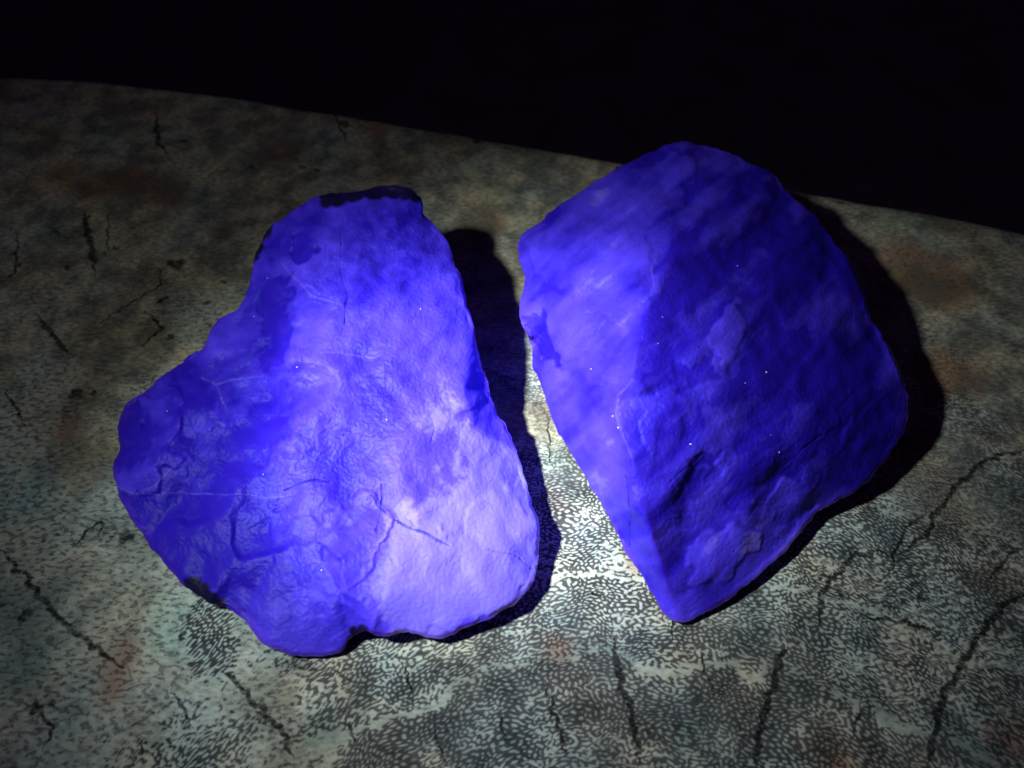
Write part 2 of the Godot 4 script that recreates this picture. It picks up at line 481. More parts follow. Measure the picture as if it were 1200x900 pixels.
const LEFT_FACE := [
	Vector3(0.6, 37.0, -56.5), Vector3(19.2, 37.0, -57.3), Vector3(-12.7, 34.0, -52.7), Vector3(-8.7, 34.0, -28.6), Vector3(4.5, 33.0, -22.4), Vector3(19.2, 32.0, -23.5), Vector3(33.9, 30.0, -25.5), Vector3(-7.4, 28.0, -3.7),
	Vector3(-3.2, 22.0, 15.7), Vector3(6.9, 26.0, 4.0), Vector3(23.3, 25.5, 3.6), Vector3(39.6, 22.5, 1.1), Vector3(-17.4, 25.0, -27.0), Vector3(-17.1, 20.0, -14.2), Vector3(-11.8, 19.5, 1.7), Vector3(-21.2, 18.0, -9.3),
	Vector3(-29.9, 17.0, -13.5), Vector3(-21.2, 16.0, 5.1), Vector3(-54.1, 10.5, 7.0), Vector3(-45.0, 14.5, 13.0), Vector3(-33.8, 16.0, 5.1), Vector3(-39.7, 12.5, 21.7), Vector3(-34.4, 10.5, 24.6), Vector3(-27.5, 13.0, 23.5),
	Vector3(-14.5, 15.0, 27.6), Vector3(-2.1, 15.5, 33.2), Vector3(8.8, 17.0, 28.9), Vector3(17.7, 19.0, 24.8), Vector3(31.4, 19.0, 26.2), Vector3(44.9, 15.0, 27.6), Vector3(16.3, 15.5, 37.1), Vector3(4.1, 12.5, 44.7),
	Vector3(8.0, 12.4, 47.8), Vector3(11.8, 14.5, 51.3), Vector3(13.8, 13.0, 58.7), Vector3(10.0, 12.5, 46.7), Vector3(11.7, 10.5, 58.6), Vector3(-23.4, 9.5, 45.0), Vector3(-12.8, 7.5, 56.0), Vector3(-4.6, 11.5, 48.5),
	Vector3(7.6, 10.8, 51.8), Vector3(-2.9, 7.5, 62.8), Vector3(9.9, 6.5, 65.7), Vector3(17.4, 12.0, 60.4), Vector3(20.7, 9.5, 64.8), Vector3(28.2, 15.0, 48.0), Vector3(41.0, 13.5, 47.2), Vector3(51.8, 11.5, 46.1),
	Vector3(32.9, 10.0, 59.5), Vector3(45.5, 9.0, 59.0),
]
const LEFT_CRACKS := [
	[0.35, Vector3(15.6, 15.5, 34.8), Vector3(19.0, 15.4, 37.8), Vector3(23.4, 14.6, 37.9), Vector3(29.7, 14.0, 40.6), Vector3(38.8, 13.3, 45.7)],
	[0.25, Vector3(19.4, 16.5, 31.2), Vector3(19.7, 15.2, 38.3), Vector3(18.5, 13.6, 43.6)],
	[0.20, Vector3(2.0, 35.5, -50.1), Vector3(3.0, 32.0, -42.2), Vector3(5.6, 29.4, -15.6)],
	[0.15, Vector3(49.2, 11.1, 47.8), Vector3(55.1, 8.4, 48.6), Vector3(60.2, 6.2, 50.8)],
	[0.20, Vector3(-7.3, 15.1, 29.8), Vector3(-1.6, 15.5, 28.9), Vector3(4.7, 16.5, 29.1)],
	[0.30, Vector3(31.6, 18.4, 13.0), Vector3(31.5, 18.2, 18.6)],
]
const LEFT_VEINS := [
	[0.18, Vector3(-49.5, 6.1, 27.9), Vector3(-38.4, 10.4, 29.2), Vector3(-23.3, 11.9, 32.8), Vector3(-6.9, 15.0, 31.9)],
	[0.35, Vector3(-17.4, 28.6, -40.1), Vector3(-8.5, 34.0, -27.5), Vector3(-2.3, 31.0, -24.5), Vector3(5.5, 32.4, -18.2)],
	[0.35, Vector3(-37.1, 15.3, -9.6), Vector3(-32.0, 16.3, -5.1), Vector3(-26.6, 17.3, -4.6), Vector3(-19.1, 18.3, -5.7)],
	[0.30, Vector3(-32.0, 16.3, -5.1), Vector3(-28.0, 15.9, 5.1)],
	[0.30, Vector3(-56.7, 5.7, 24.2), Vector3(-48.1, 6.5, 28.1), Vector3(-44.0, 9.2, 27.0), Vector3(-36.8, 12.0, 20.0)],
	[0.20, Vector3(0.2, 24.8, -8.2), Vector3(16.2, 24.8, -7.5)],
]
const LEFT_BLACK := [[Vector3(-5.4, 34.8, -66.2), 2.6], [Vector3(-3.8, 35.1, -66.3), 3.2], [Vector3(-1.8, 35.3, -66.4), 2.9], [Vector3(-0.3, 35.3, -67.8), 2.6], [Vector3(1.7, 35.6, -67.4), 3.2], [Vector3(3.4, 35.9, -67.4), 2.9], [Vector3(5.2, 36.0, -68.6), 2.6], [Vector3(6.9, 36.0, -68.2), 3.2], [Vector3(8.8, 36.0, -68.2), 2.9], [Vector3(10.4, 36.3, -69.2), 2.6], [Vector3(12.4, 36.5, -68.4), 3.2], [Vector3(14.1, 36.5, -67.9), 2.9], [Vector3(16.0, 36.5, -68.8), 2.6], [Vector3(17.7, 36.5, -68.4), 3.2], [Vector3(19.7, 36.6, -67.8), 2.9], [Vector3(21.2, 36.5, -68.5), 2.6], [Vector3(23.3, 36.1, -66.8), 3.2], [Vector3(-24.2, 30.4, -61.3), 2.0], [Vector3(-25.5, 30.2, -59.0), 2.4], [Vector3(-26.6, 29.4, -57.0), 2.7], [Vector3(-27.5, 28.5, -54.7), 2.9], [Vector3(-27.5, 28.2, -51.8), 2.7], [Vector3(-27.8, 26.8, -50.1), 2.2], [Vector3(-27.8, 26.6, -47.1), 1.8], [Vector3(-29.3, 4.0, 52.8), 1.6], [Vector3(-27.7, 4.1, 53.8), 2.2], [Vector3(-26.1, 4.2, 54.8), 2.2], [Vector3(-24.6, 4.0, 55.7), 2.0], [Vector3(-22.8, 4.0, 56.8), 1.7], [Vector3(-21.1, 3.9, 57.9), 1.5], [Vector3(-19.6, 3.7, 58.8), 1.4], [Vector3(15.5, 4.1, 66.2), 2.0]]  # dark spots; the last one paints the shadow in the notch
const LEFT_TONE_AND_LIGHT := [[Vector3(-11.4, 31.9, -45.5), 6.0, -0.70], [Vector3(-15.3, 24.0, -21.5), 7.0, -0.50], [Vector3(-15.4, 21.0, -16.8), 6.0, -0.50], [Vector3(-56.3, 10.1, 6.7), 7.0, -0.70], [Vector3(-55.5, 7.6, 14.0), 7.0, -0.50], [Vector3(45.1, 12.0, 41.4), 26.0, 0.65], [Vector3(39.0, 9.7, 54.7), 24.0, 0.60], [Vector3(54.0, 11.1, 45.9), 20.0, 0.60], [Vector3(28.6, 9.3, 59.2), 18.0, 0.50], [Vector3(35.4, 17.2, 17.9), 14.0, 0.40], [Vector3(-35.0, 15.6, -1.5), 12.0, -0.30], [Vector3(-18.1, 11.8, 36.2), 18.0, -0.20], [Vector3(-43.0, 5.6, 35.1), 14.0, -0.30], [Vector3(0.6, 37.0, -56.5), 14.0, -0.10], [Vector3(51.7, 11.0, 24.9), 14.0, 0.40], [Vector3(21.6, 12.6, 49.2), 10.0, 0.30], [Vector3(41.3, 14.8, 23.3), 30.0, 0.20], [Vector3(-43.3, 13.9, 15.5), 34.0, -0.22], [Vector3(-22.9, 9.3, 47.4), 26.0, -0.16]]  # small patches; broad marks paint in the hot spot and beam falloff
const LEFT_ZONES := [  # the lower right zone also paints in the hot spot's paleness
	[-0.60, -0.8, Vector3(-16.7, 31.0, -49.3), Vector3(-11.9, 33.9, -51.1), Vector3(-4.5, 32.3, -45.7), Vector3(-7.4, 32.1, -37.4), Vector3(-11.1, 32.9, -34.2)],
	[-0.45, -0.5, Vector3(-20.1, 25.9, -37.3), Vector3(-14.1, 31.1, -36.2), Vector3(-11.3, 23.9, -14.0), Vector3(-6.7, 27.8, -2.2), Vector3(-15.4, 19.7, -4.5), Vector3(-21.8, 18.9, -13.5), Vector3(-21.9, 22.9, -25.5)],
	[0.10, 0.3, Vector3(-13.2, 31.9, -34.5), Vector3(1.7, 31.9, -42.2), Vector3(38.4, 27.8, -35.2), Vector3(47.8, 17.1, -6.7), Vector3(44.2, 14.8, 4.2), Vector3(25.9, 19.4, 13.7), Vector3(-3.7, 21.2, 19.4), Vector3(-6.7, 27.1, -1.3)],
	[0.12, 0.1, Vector3(17.0, 18.7, 19.0), Vector3(35.0, 18.3, 9.9), Vector3(44.3, 13.9, 9.6), Vector3(47.0, 14.0, 22.8), Vector3(31.6, 18.5, 29.9), Vector3(24.5, 17.9, 26.3), Vector3(20.3, 17.1, 30.3)],
	[0.12, 0.5, Vector3(19.8, 15.0, 39.4), Vector3(38.8, 13.3, 45.7), Vector3(45.0, 14.1, 32.4), Vector3(56.4, 9.2, 23.7), Vector3(61.2, 6.6, 43.4), Vector3(59.4, 6.1, 55.3), Vector3(45.6, 5.3, 66.2), Vector3(26.8, 5.9, 67.0), Vector3(18.5, 6.4, 67.2), Vector3(14.2, 12.9, 58.6), Vector3(19.2, 12.8, 46.8)],
	[0.15, 0.9, Vector3(3.0, 12.5, 43.7), Vector3(10.5, 15.5, 34.6), Vector3(16.4, 15.5, 33.8), Vector3(22.0, 14.6, 39.2), Vector3(19.4, 12.4, 49.0), Vector3(14.6, 12.8, 58.6), Vector3(11.0, 13.9, 52.2), Vector3(7.3, 12.4, 47.8), Vector3(5.1, 12.4, 47.1)],
	[0.40, 0.5, Vector3(9.6, 10.7, 58.5), Vector3(11.9, 12.0, 55.0), Vector3(14.3, 12.6, 59.4)],
	[0.14, 0.8, Vector3(-56.9, 10.4, -2.5), Vector3(-45.0, 12.8, -3.1), Vector3(-37.1, 15.6, 4.8), Vector3(-38.9, 13.8, 9.5), Vector3(-39.1, 12.8, 14.8), Vector3(-39.7, 12.5, 21.7), Vector3(-42.6, 10.0, 27.0), Vector3(-49.7, 6.4, 26.9), Vector3(-55.5, 5.7, 24.3), Vector3(-54.3, 9.1, 12.1)],
	[-0.45, -0.3, Vector3(-61.5, 9.5, 0.0), Vector3(-55.7, 10.4, -0.9), Vector3(-48.8, 11.0, 16.4), Vector3(-56.5, 7.2, 15.2)],
	[-0.15, 0.0, Vector3(-55.1, 5.6, 25.6), Vector3(-38.3, 10.1, 29.9), Vector3(-23.2, 11.7, 33.5), Vector3(-12.1, 10.3, 45.4), Vector3(-12.7, 3.7, 61.1), Vector3(-24.4, 4.0, 56.6), Vector3(-44.9, 4.8, 37.3)],
	[0.05, 0.4, Vector3(-8.5, 13.4, 37.1), Vector3(5.4, 12.6, 41.7), Vector3(10.6, 10.9, 57.6), Vector3(14.8, 4.0, 65.7), Vector3(12.0, 2.0, 70.3), Vector3(-4.8, 3.0, 69.6), Vector3(-9.8, 3.1, 65.3), Vector3(-8.8, 7.9, 53.8)],
	[-0.22, 0.0, Vector3(-7.7, 20.4, 0.9), Vector3(18.3, 24.8, 1.5), Vector3(27.0, 23.8, 7.7), Vector3(16.6, 19.5, 13.8), Vector3(-3.5, 22.0, 17.1)],
	[-0.20, -0.3, Vector3(-37.9, 12.8, 14.7), Vector3(-11.1, 19.5, 3.3), Vector3(-4.4, 20.3, 20.2), Vector3(-24.5, 12.9, 26.2), Vector3(-34.9, 10.5, 24.6)],
]

const RIGHT_AT := Vector3(57, 0, -167)
const RIGHT_RIM := [
	Vector3(-8.8, 33.7, -77.1), Vector3(-3.8, 34.8, -79.8), Vector3(1.8, 36.0, -79.7), Vector3(6.5, 36.0, -78.6), Vector3(10.9, 36.0, -76.3), Vector3(18.0, 36.0, -73.0), Vector3(22.8, 36.0, -68.2), Vector3(29.3, 33.9, -64.9),
	Vector3(32.6, 32.3, -61.0), Vector3(34.4, 31.6, -57.4), Vector3(37.7, 30.7, -52.6), Vector3(42.2, 29.5, -46.8), Vector3(45.5, 28.3, -37.1), Vector3(48.7, 27.3, -27.6), Vector3(50.0, 26.3, -18.5), Vector3(49.9, 25.5, -10.8),
	Vector3(49.5, 24.8, -5.6), Vector3(52.4, 23.0, 0.7), Vector3(54.9, 20.9, 8.7), Vector3(55.6, 18.8, 14.4), Vector3(56.1, 16.2, 19.5), Vector3(54.6, 13.5, 25.5), Vector3(50.5, 11.6, 31.9), Vector3(46.5, 10.1, 36.5),
	Vector3(41.8, 8.6, 41.1), Vector3(35.8, 7.4, 44.9), Vector3(29.4, 6.1, 47.7), Vector3(24.0, 5.4, 51.7), Vector3(19.1, 4.9, 57.3), Vector3(12.9, 4.5, 62.9), Vector3(6.0, 4.1, 68.3), Vector3(-0.5, 3.5, 73.5),
	Vector3(-6.7, 3.0, 77.0), Vector3(-11.9, 2.7, 79.1), Vector3(-15.4, 2.5, 79.4), Vector3(-18.8, 2.5, 77.6), Vector3(-20.5, 2.5, 73.8), Vector3(-22.2, 2.9, 69.3), Vector3(-24.7, 3.6, 64.1), Vector3(-28.0, 4.3, 58.7),
	Vector3(-29.8, 5.2, 52.4), Vector3(-32.5, 6.0, 46.7), Vector3(-36.0, 7.0, 40.0), Vector3(-39.6, 8.0, 33.2), Vector3(-43.4, 9.0, 26.1), Vector3(-46.4, 10.6, 17.1), Vector3(-48.7, 12.3, 8.9), Vector3(-51.2, 14.2, 5.1),
	Vector3(-51.2, 15.9, 1.0), Vector3(-51.8, 16.8, -2.9), Vector3(-54.5, 18.2, -9.7), Vector3(-54.8, 19.8, -17.9), Vector3(-53.0, 21.5, -26.2), Vector3(-54.4, 22.9, -32.6), Vector3(-55.2, 24.1, -39.3), Vector3(-53.4, 24.7, -44.2),
	Vector3(-46.9, 25.9, -49.9), Vector3(-44.9, 26.4, -53.7), Vector3(-35.3, 27.9, -61.3), Vector3(-25.5, 30.1, -68.6), Vector3(-15.7, 32.2, -73.7),
]
const RIGHT_FACE := [
	Vector3(-31.0, 36.0, -28.4), Vector3(-13.9, 39.0, -45.4), Vector3(-1.6, 39.8, -57.8), Vector3(-12.2, 48.5, -6.3), Vector3(-20.1, 49.0, 11.1), Vector3(-35.4, 38.0, -0.3), Vector3(-43.9, 30.0, -23.5), Vector3(-47.8, 24.0, -6.7),
	Vector3(-48.6, 14.5, -6.5), Vector3(-42.6, 27.0, 12.4), Vector3(-36.6, 35.0, 22.6), Vector3(-31.5, 40.0, 38.3), Vector3(-27.5, 45.5, 34.6), Vector3(-47.0, 16.0, 9.3), Vector3(-40.2, 15.0, 27.4), Vector3(-34.7, 22.0, 43.9),
	Vector3(-28.3, 34.5, 52.5), Vector3(-25.5, 27.0, 62.4), Vector3(-20.9, 17.0, 69.7), Vector3(-16.2, 6.8, 74.9), Vector3(3.3, 41.5, -37.9), Vector3(15.8, 39.5, -32.2), Vector3(30.9, 35.4, -25.1), Vector3(-3.9, 44.3, 6.2),
	Vector3(13.9, 39.0, 4.1), Vector3(32.5, 32.0, 3.9), Vector3(-13.7, 44.1, 27.7), Vector3(-16.8, 40.8, 38.9), Vector3(-14.8, 31.7, 50.6), Vector3(1.6, 42.0, 16.8), Vector3(4.8, 36.9, 30.1), Vector3(25.0, 30.2, 27.5),
	Vector3(42.6, 23.2, 21.7), Vector3(-3.0, 23.7, 52.9), Vector3(14.1, 23.0, 44.6), Vector3(32.5, 20.1, 37.0), Vector3(-14.2, 18.6, 62.2), Vector3(-0.1, 11.4, 63.1), Vector3(17.9, 11.9, 50.6), Vector3(35.9, 11.8, 42.4),
	Vector3(-7.2, 6.4, 72.4),
]
const RIGHT_CRACKS := [
	[0.50, Vector3(-51.3, 16.6, -6.7), Vector3(-46.8, 17.4, 1.1), Vector3(-42.6, 25.2, 14.0)],
	[0.35, Vector3(-28.9, 24.7, 51.0), Vector3(-27.4, 20.9, 58.7), Vector3(-24.5, 6.8, 60.5)],
	[0.20, Vector3(10.1, 18.9, 47.2), Vector3(26.3, 21.5, 32.4)],
	[0.20, Vector3(-16.7, 28.2, 53.3), Vector3(-6.5, 27.9, 42.7)],
]
const RIGHT_VEINS := [
	[0.20, Vector3(-22.0, 48.3, 8.7), Vector3(-18.7, 46.4, 1.8), Vector3(-17.2, 43.9, -11.5)],
]
const RIGHT_BLACK := [[Vector3(-51.3, 16.5, -5.4), 0.8]]
const RIGHT_TONE_AND_LIGHT := [[Vector3(-36.6, 35.0, 22.6), 16.0, 0.10], [Vector3(-47.0, 11.2, 15.1), 12.0, 0.12], [Vector3(-33.6, 10.3, 41.5), 12.0, 0.20], [Vector3(-28.3, 42.0, 35.8), 8.0, 0.30], [Vector3(-8.9, 42.1, -25.0), 8.0, -0.20], [Vector3(-8.6, 42.9, 8.1), 18.0, -0.35], [Vector3(2.9, 39.5, -16.6), 14.0, -0.30], [Vector3(20.0, 35.0, -21.7), 16.0, -0.30], [Vector3(20.2, 30.0, 18.2), 20.0, -0.40], [Vector3(38.7, 23.2, 18.7), 18.0, -0.50], [Vector3(1.1, 36.3, 26.7), 12.0, -0.20], [Vector3(42.7, 13.8, 32.5), 16.0, -0.50], [Vector3(23.6, 19.4, 36.5), 12.0, -0.30], [Vector3(7.7, 6.3, 62.7), 10.0, 0.15], [Vector3(-30.3, 28.6, 37.7), 8.0, 0.30], [Vector3(20.1, 35.5, -50.1), 16.0, -0.30], [Vector3(40.3, 28.2, -17.8), 16.0, -0.30]]  # lit left faces paler, grazed right face darker: torch light painted in
const RIGHT_ZONES := [  # left-face zones lightened, broad right-face zone darkened, painting in the torch's slant
	[0.15, 0.5, Vector3(-53.7, 24.2, -40.3), Vector3(-34.0, 27.9, -59.1), Vector3(1.7, 36.0, -77.8), Vector3(3.0, 38.5, -59.6), Vector3(-5.5, 38.9, -37.1), Vector3(-7.2, 39.0, -34.8), Vector3(-13.1, 38.5, -32.6), Vector3(-18.7, 46.4, 1.8), Vector3(-22.2, 48.5, 10.5), Vector3(-25.5, 35.7, 12.3), Vector3(-32.9, 34.4, 2.9), Vector3(-41.6, 28.2, -14.0)],
	[0.08, 0.4, Vector3(-49.5, 22.1, -20.5), Vector3(-35.5, 37.3, 2.4), Vector3(-29.7, 32.4, 10.9), Vector3(-31.0, 38.5, 28.6), Vector3(-34.6, 33.2, 30.0), Vector3(-44.2, 19.3, -1.3)],
	[0.10, 0.0, Vector3(-51.4, 15.9, 0.8), Vector3(-44.6, 20.2, 9.7), Vector3(-30.3, 28.6, 37.7), Vector3(-25.3, 14.6, 59.9), Vector3(-17.1, 2.7, 78.8), Vector3(-25.5, 4.0, 62.7), Vector3(-42.5, 9.9, 29.6)],
	[-0.13, 0.0, Vector3(-1.6, 39.8, -57.8), Vector3(23.3, 36.0, -67.9), Vector3(42.4, 29.5, -44.5), Vector3(51.8, 24.4, -3.5), Vector3(55.0, 13.8, 23.4), Vector3(27.0, 9.6, 43.7), Vector3(-2.5, 23.6, 50.2), Vector3(-22.5, 37.6, 36.4), Vector3(-17.6, 46.4, 1.8), Vector3(-5.5, 38.9, -37.1)],
	[0.45, 0.3, Vector3(-4.5, 40.9, 14.2), Vector3(6.6, 39.5, 4.6), Vector3(10.1, 38.5, 11.9), Vector3(-1.0, 40.2, 21.3), Vector3(-4.8, 38.5, 25.7)],
	[0.35, 0.4, Vector3(-14.3, 15.9, 65.5), Vector3(0.2, 15.4, 56.6), Vector3(10.6, 8.7, 56.5), Vector3(2.4, 7.7, 65.9), Vector3(-9.3, 6.2, 72.4)],
	[0.15, 0.3, Vector3(-28.1, 38.9, 37.4), Vector3(-15.8, 41.2, 31.0), Vector3(-10.7, 37.9, 36.6), Vector3(-20.0, 29.5, 43.8)],
	[-0.50, -0.8, Vector3(-53.8, 19.8, -17.2), Vector3(-46.8, 22.7, -5.1), Vector3(-42.6, 26.0, 14.1), Vector3(-46.9, 17.8, 4.2), Vector3(-51.3, 16.7, -3.7)],
	[-0.25, -0.3, Vector3(41.2, 22.9, 18.4), Vector3(45.0, 22.4, 22.7), Vector3(17.3, 17.7, 46.4), Vector3(2.5, 15.7, 55.6), Vector3(-3.2, 21.5, 56.6), Vector3(20.7, 20.7, 37.4)],
	[-0.15, -0.2, Vector3(-1.7, 23.6, 45.0), Vector3(18.5, 28.0, 28.6), Vector3(27.0, 29.1, 20.6), Vector3(20.5, 27.0, 30.8), Vector3(2.8, 21.9, 46.5), Vector3(-13.9, 18.4, 59.7), Vector3(-15.8, 18.7, 57.4)],
	[0.25, 0.2, Vector3(5.3, 14.2, 54.6), Vector3(26.2, 18.7, 36.0), Vector3(36.9, 19.0, 30.4), Vector3(38.8, 16.7, 34.6), Vector3(24.1, 10.9, 44.6), Vector3(10.6, 9.4, 55.6)],
	[-0.25, 0.0, Vector3(-3.6, 36.8, 27.2), Vector3(11.9, 34.7, 19.3), Vector3(30.2, 31.8, 3.7), Vector3(26.2, 28.9, 14.2), Vector3(4.3, 35.3, 34.5), Vector3(-8.9, 31.5, 39.9)],
	[0.20, 0.2, Vector3(3.0, 41.2, -3.9), Vector3(21.1, 36.0, -28.4), Vector3(28.5, 35.1, -25.5), Vector3(17.0, 36.6, -8.7), Vector3(4.4, 40.6, 2.4)],
	[-0.20, 0.0, Vector3(-12.9, 44.9, 3.6), Vector3(-0.1, 40.9, -14.9), Vector3(25.4, 33.9, -47.7), Vector3(36.2, 30.8, -43.0), Vector3(13.6, 36.4, -16.3), Vector3(-11.0, 42.0, 10.4)],
	[0.30, 0.3, Vector3(10.6, 5.9, 60.0), Vector3(24.2, 6.0, 49.7), Vector3(25.9, 5.8, 52.8), Vector3(10.9, 4.7, 65.6)],
	[-0.30, -0.4, Vector3(-14.7, 28.8, 53.7), Vector3(-2.6, 25.9, 41.2), Vector3(-7.0, 23.9, 50.5), Vector3(-13.5, 19.5, 55.3)],
	[-0.35, -0.3, Vector3(-1.0, 40.2, 21.3), Vector3(-14.0, 43.7, 30.2), Vector3(-15.9, 40.0, 32.8), Vector3(-6.2, 38.2, 28.3)],
]



func make_stone(called: String, label: String, at: Vector3, rim: Array, face: Array, marks: Dictionary, look: Vector3, number: int) -> Node3D:
	var n := look.normalized()
	var eu := Vector3.UP.cross(n).normalized()
	var ev := n.cross(eu)
	# the broken faces as a sheet over the plane across n
	var pts := PackedVector2Array()
	var deep := PackedFloat32Array()
	for p: Vector3 in rim + face:
		pts.append(Vector2(p.dot(eu), p.dot(ev)))
		deep.append(p.dot(n))
	var lo := pts[0]
	var hi := pts[0]
	for p in pts:
		lo = lo.min(p)
		hi = hi.max(p)
	lo -= Vector2(4, 4)
	hi += Vector2(4, 4)
	var g := 360
	var cell := maxf(hi.x - lo.x, hi.y - lo.y) / (g - 1)
	var sheet := PackedFloat32Array()
	sheet.resize(g * g)
	sheet.fill(-9999.0)
	var tris := Geometry2D.triangulate_delaunay(pts)
	for t in range(0, tris.size(), 3):
		var a := (pts[tris[t]] - lo) / cell
		var b := (pts[tris[t + 1]] - lo) / cell
		var c := (pts[tris[t + 2]] - lo) / cell
		var da := deep[tris[t]]
		var db := deep[tris[t + 1]]
		var dc := deep[tris[t + 2]]
		var area := (b - a).cross(c - a)
		if absf(area) < 1e-6:
			continue
		for y in range(maxi(int(minf(a.y, minf(b.y, c.y))), 0), mini(int(maxf(a.y, maxf(b.y, c.y))) + 2, g)):
			for x in range(maxi(int(minf(a.x, minf(b.x, c.x))), 0), mini(int(maxf(a.x, maxf(b.x, c.x))) + 2, g)):
				var p := Vector2(x, y)
				var wb := (p - a).cross(c - a) / area
				var wc := (b - a).cross(p - a) / area
				if wb > -0.02 and wc > -0.02 and wb + wc < 1.02:
					sheet[y * g + x] = da * (1.0 - wb - wc) + db * wb + dc * wc
	for k in 14:                                       # a margin past the rim
		var prev := sheet.duplicate()
		for y in range(1, g - 1):
			for x in range(1, g - 1):
				var i := y * g + x
				if prev[i] < -9000.0:
					for j in [i - 1, i + 1, i - g, i + g]:
						if prev[j] > -9000.0:
							sheet[i] = prev[j]
	var soft := blur_plain(sheet, g, 6)
	# small broken planes: round each seed the sheet is a plane of its own, with narrow chipped joints between
	var rim2 := PackedVector2Array()
	for i in rim.size():
		rim2.append((pts[i] - lo) / cell)
	var rng := RandomNumberGenerator.new()
	rng.seed = number
	var way: Vector2 = marks.grain
	var seeds := PackedVector2Array()
	var plane := PackedVector3Array()
	var shade := PackedFloat32Array()
	while seeds.size() < marks.planes:
		var p := Vector2(rng.randf_range(8, g - 8), rng.randf_range(8, g - 8))
		if not Geometry2D.is_point_in_polygon(p, rim2):
			continue
		var close := false
		for q in seeds:
			if q.distance_to(p) < 15.0:
				close = true
		if close and rng.randf() < 0.8:
			continue
		var e := 6.0
		var gx := (sample(soft, g, p + Vector2(e, 0)) - sample(soft, g, p - Vector2(e, 0))) / (2 * e)
		var gy := (sample(soft, g, p + Vector2(0, e)) - sample(soft, g, p - Vector2(0, e))) / (2 * e)
		if absf(gx) > 0.9 or absf(gy) > 0.9:
			gx = 0.0
			gy = 0.0
		seeds.append(p)
		plane.append(Vector3(gx + rng.randf_range(-1, 1) * marks.tilt * cell, gy + rng.randf_range(-1, 1) * marks.tilt * cell, sample(soft, g, p)))
		shade.append(rng.randf_range(-1, 1))
	var faced := soft.duplicate()
	var faced_tone := PackedFloat32Array()
	faced_tone.resize(g * g)
	var narrow := 1.0 / (2.0 * pow(3.2 / cell, 2.0))
	for y in range(1, g - 1):
		for x in range(1, g - 1):
			var i := y * g + x
			if soft[i] < -9000.0:
				continue
			var w := 1e-9
			var d := 0.0
			var tone := 0.0
			var least := 1e9
			var far_ := PackedFloat32Array()
			far_.resize(seeds.size())
			for j in seeds.size():
				var dx := x - seeds[j].x
				var dy := y - seeds[j].y
				var along: float = (dx * way.x + dy * way.y) * marks.plane_stretch
				var across_ := dy * way.x - dx * way.y
				far_[j] = along * along + across_ * across_
				least = minf(least, far_[j])
			for j in seeds.size():
				var k := (far_[j] - least) * narrow
				if k < 5.0:
					k = exp(-k)
					w += k
					d += k * (plane[j].z + plane[j].x * (x - seeds[j].x) + plane[j].y * (y - seeds[j].y))
					tone += k * shade[j]
			faced[i] = lerpf(soft[i], d / w, 0.8 / (1.0 + pow((d / w - soft[i]) * 0.55, 2.0)))
			faced_tone[i] = tone / w
	soft = faced
	# marks on the faces: dark and pale patches, veins and cracks
	var mg := 720
	var mcell := cell * (g - 1) / (mg - 1)
	var crack := PackedByteArray()
	crack.resize(mg * mg)
	var vein := PackedByteArray()
	vein.resize(mg * mg)
	var black := PackedByteArray()
	black.resize(mg * mg)
	var wob := noise(FastNoiseLite.TYPE_SIMPLEX, 0.2, 3, number + 3)
	for kind in [["cracks", crack], ["veins", vein]]:
		for line in marks[kind[0]]:
			for i in range(1, line.size() - 1):
				var a: Vector3 = line[i]
				var b: Vector3 = line[i + 1]
				var steps := int(a.distance_to(b) / 0.1) + 1
				for s in steps:
					var q := a.lerp(b, float(s) / steps)
					var p := Vector2(q.dot(eu), q.dot(ev))
					p += Vector2(wob.get_noise_2d(p.x * 0.17, p.y * 0.17), wob.get_noise_2d(p.x * 0.17 + 300, p.y * 0.17)) * 2.2
					stamp(kind[1], mg, mg, (p - lo) / mcell, line[0] * (0.5 + 0.9 * absf(wob.get_noise_2d(p.x * 2, p.y * 2 + 80))) / mcell, int(120 + 270 * clampf(wob.get_noise_2d(p.x * 0.7 + 40, p.y * 0.7) + 0.1, 0.0, 0.5)))
	for s in marks.black:
		var q: Vector3 = s[0]
		var p := Vector2(q.dot(eu), q.dot(ev))
		for k in 7:
			var off: Vector2 = Vector2(wob.get_noise_2d(k * 37.0, p.x), wob.get_noise_2d(k * 37.0, p.y + 500)) * s[1]
			stamp(black, mg, mg, (p + off - lo) / mcell, s[1] * (0.5 + 0.3 * absf(wob.get_noise_1d(k * 71.0))) / mcell, 240)
	var zone := PackedFloat32Array()
	zone.resize(mg * mg)
	var step := PackedFloat32Array()
	step.resize(mg * mg)
	for z in marks.zones:
		var poly := PackedVector2Array()
		var zlo := Vector2(1e6, 1e6)
		var zhi := Vector2(-1e6, -1e6)
		for i in range(2, z.size()):
			var q: Vector3 = z[i]
			var p := (Vector2(q.dot(eu), q.dot(ev)) - lo) / mcell
			poly.append(p)
			zlo = zlo.min(p)
			zhi = zhi.max(p)
		for y in range(maxi(int(zlo.y) - 12, 0), mini(int(zhi.y) + 12, mg)):
			for x in range(maxi(int(zlo.x) - 12, 0), mini(int(zhi.x) + 12, mg)):
				var p := Vector2(x, y) + Vector2(wob.get_noise_2d(x * 0.07, y * 0.07), wob.get_noise_2d(x * 0.07 + 700, y * 0.07)) * 22.0
				if Geometry2D.is_point_in_polygon(p, poly):
					zone[y * mg + x] += z[0]
					step[y * mg + x] += z[1]
	zone = blur_plain(zone, mg, 3)
	step = blur_plain(step, mg, 9)
	# the skin: spokes from the middle out to the rim, then round under it to the foot
	var edge := PackedVector2Array()
	var count := rim.size()
	var cols := 1100
	var mid2 := Vector2.ZERO
	for i in count:
		mid2 += pts[i] / count
	mid2 += marks.middle
	var bearings := []
	for i in count:
		bearings.append((pts[i] - mid2).angle())
	var turn := 1.0
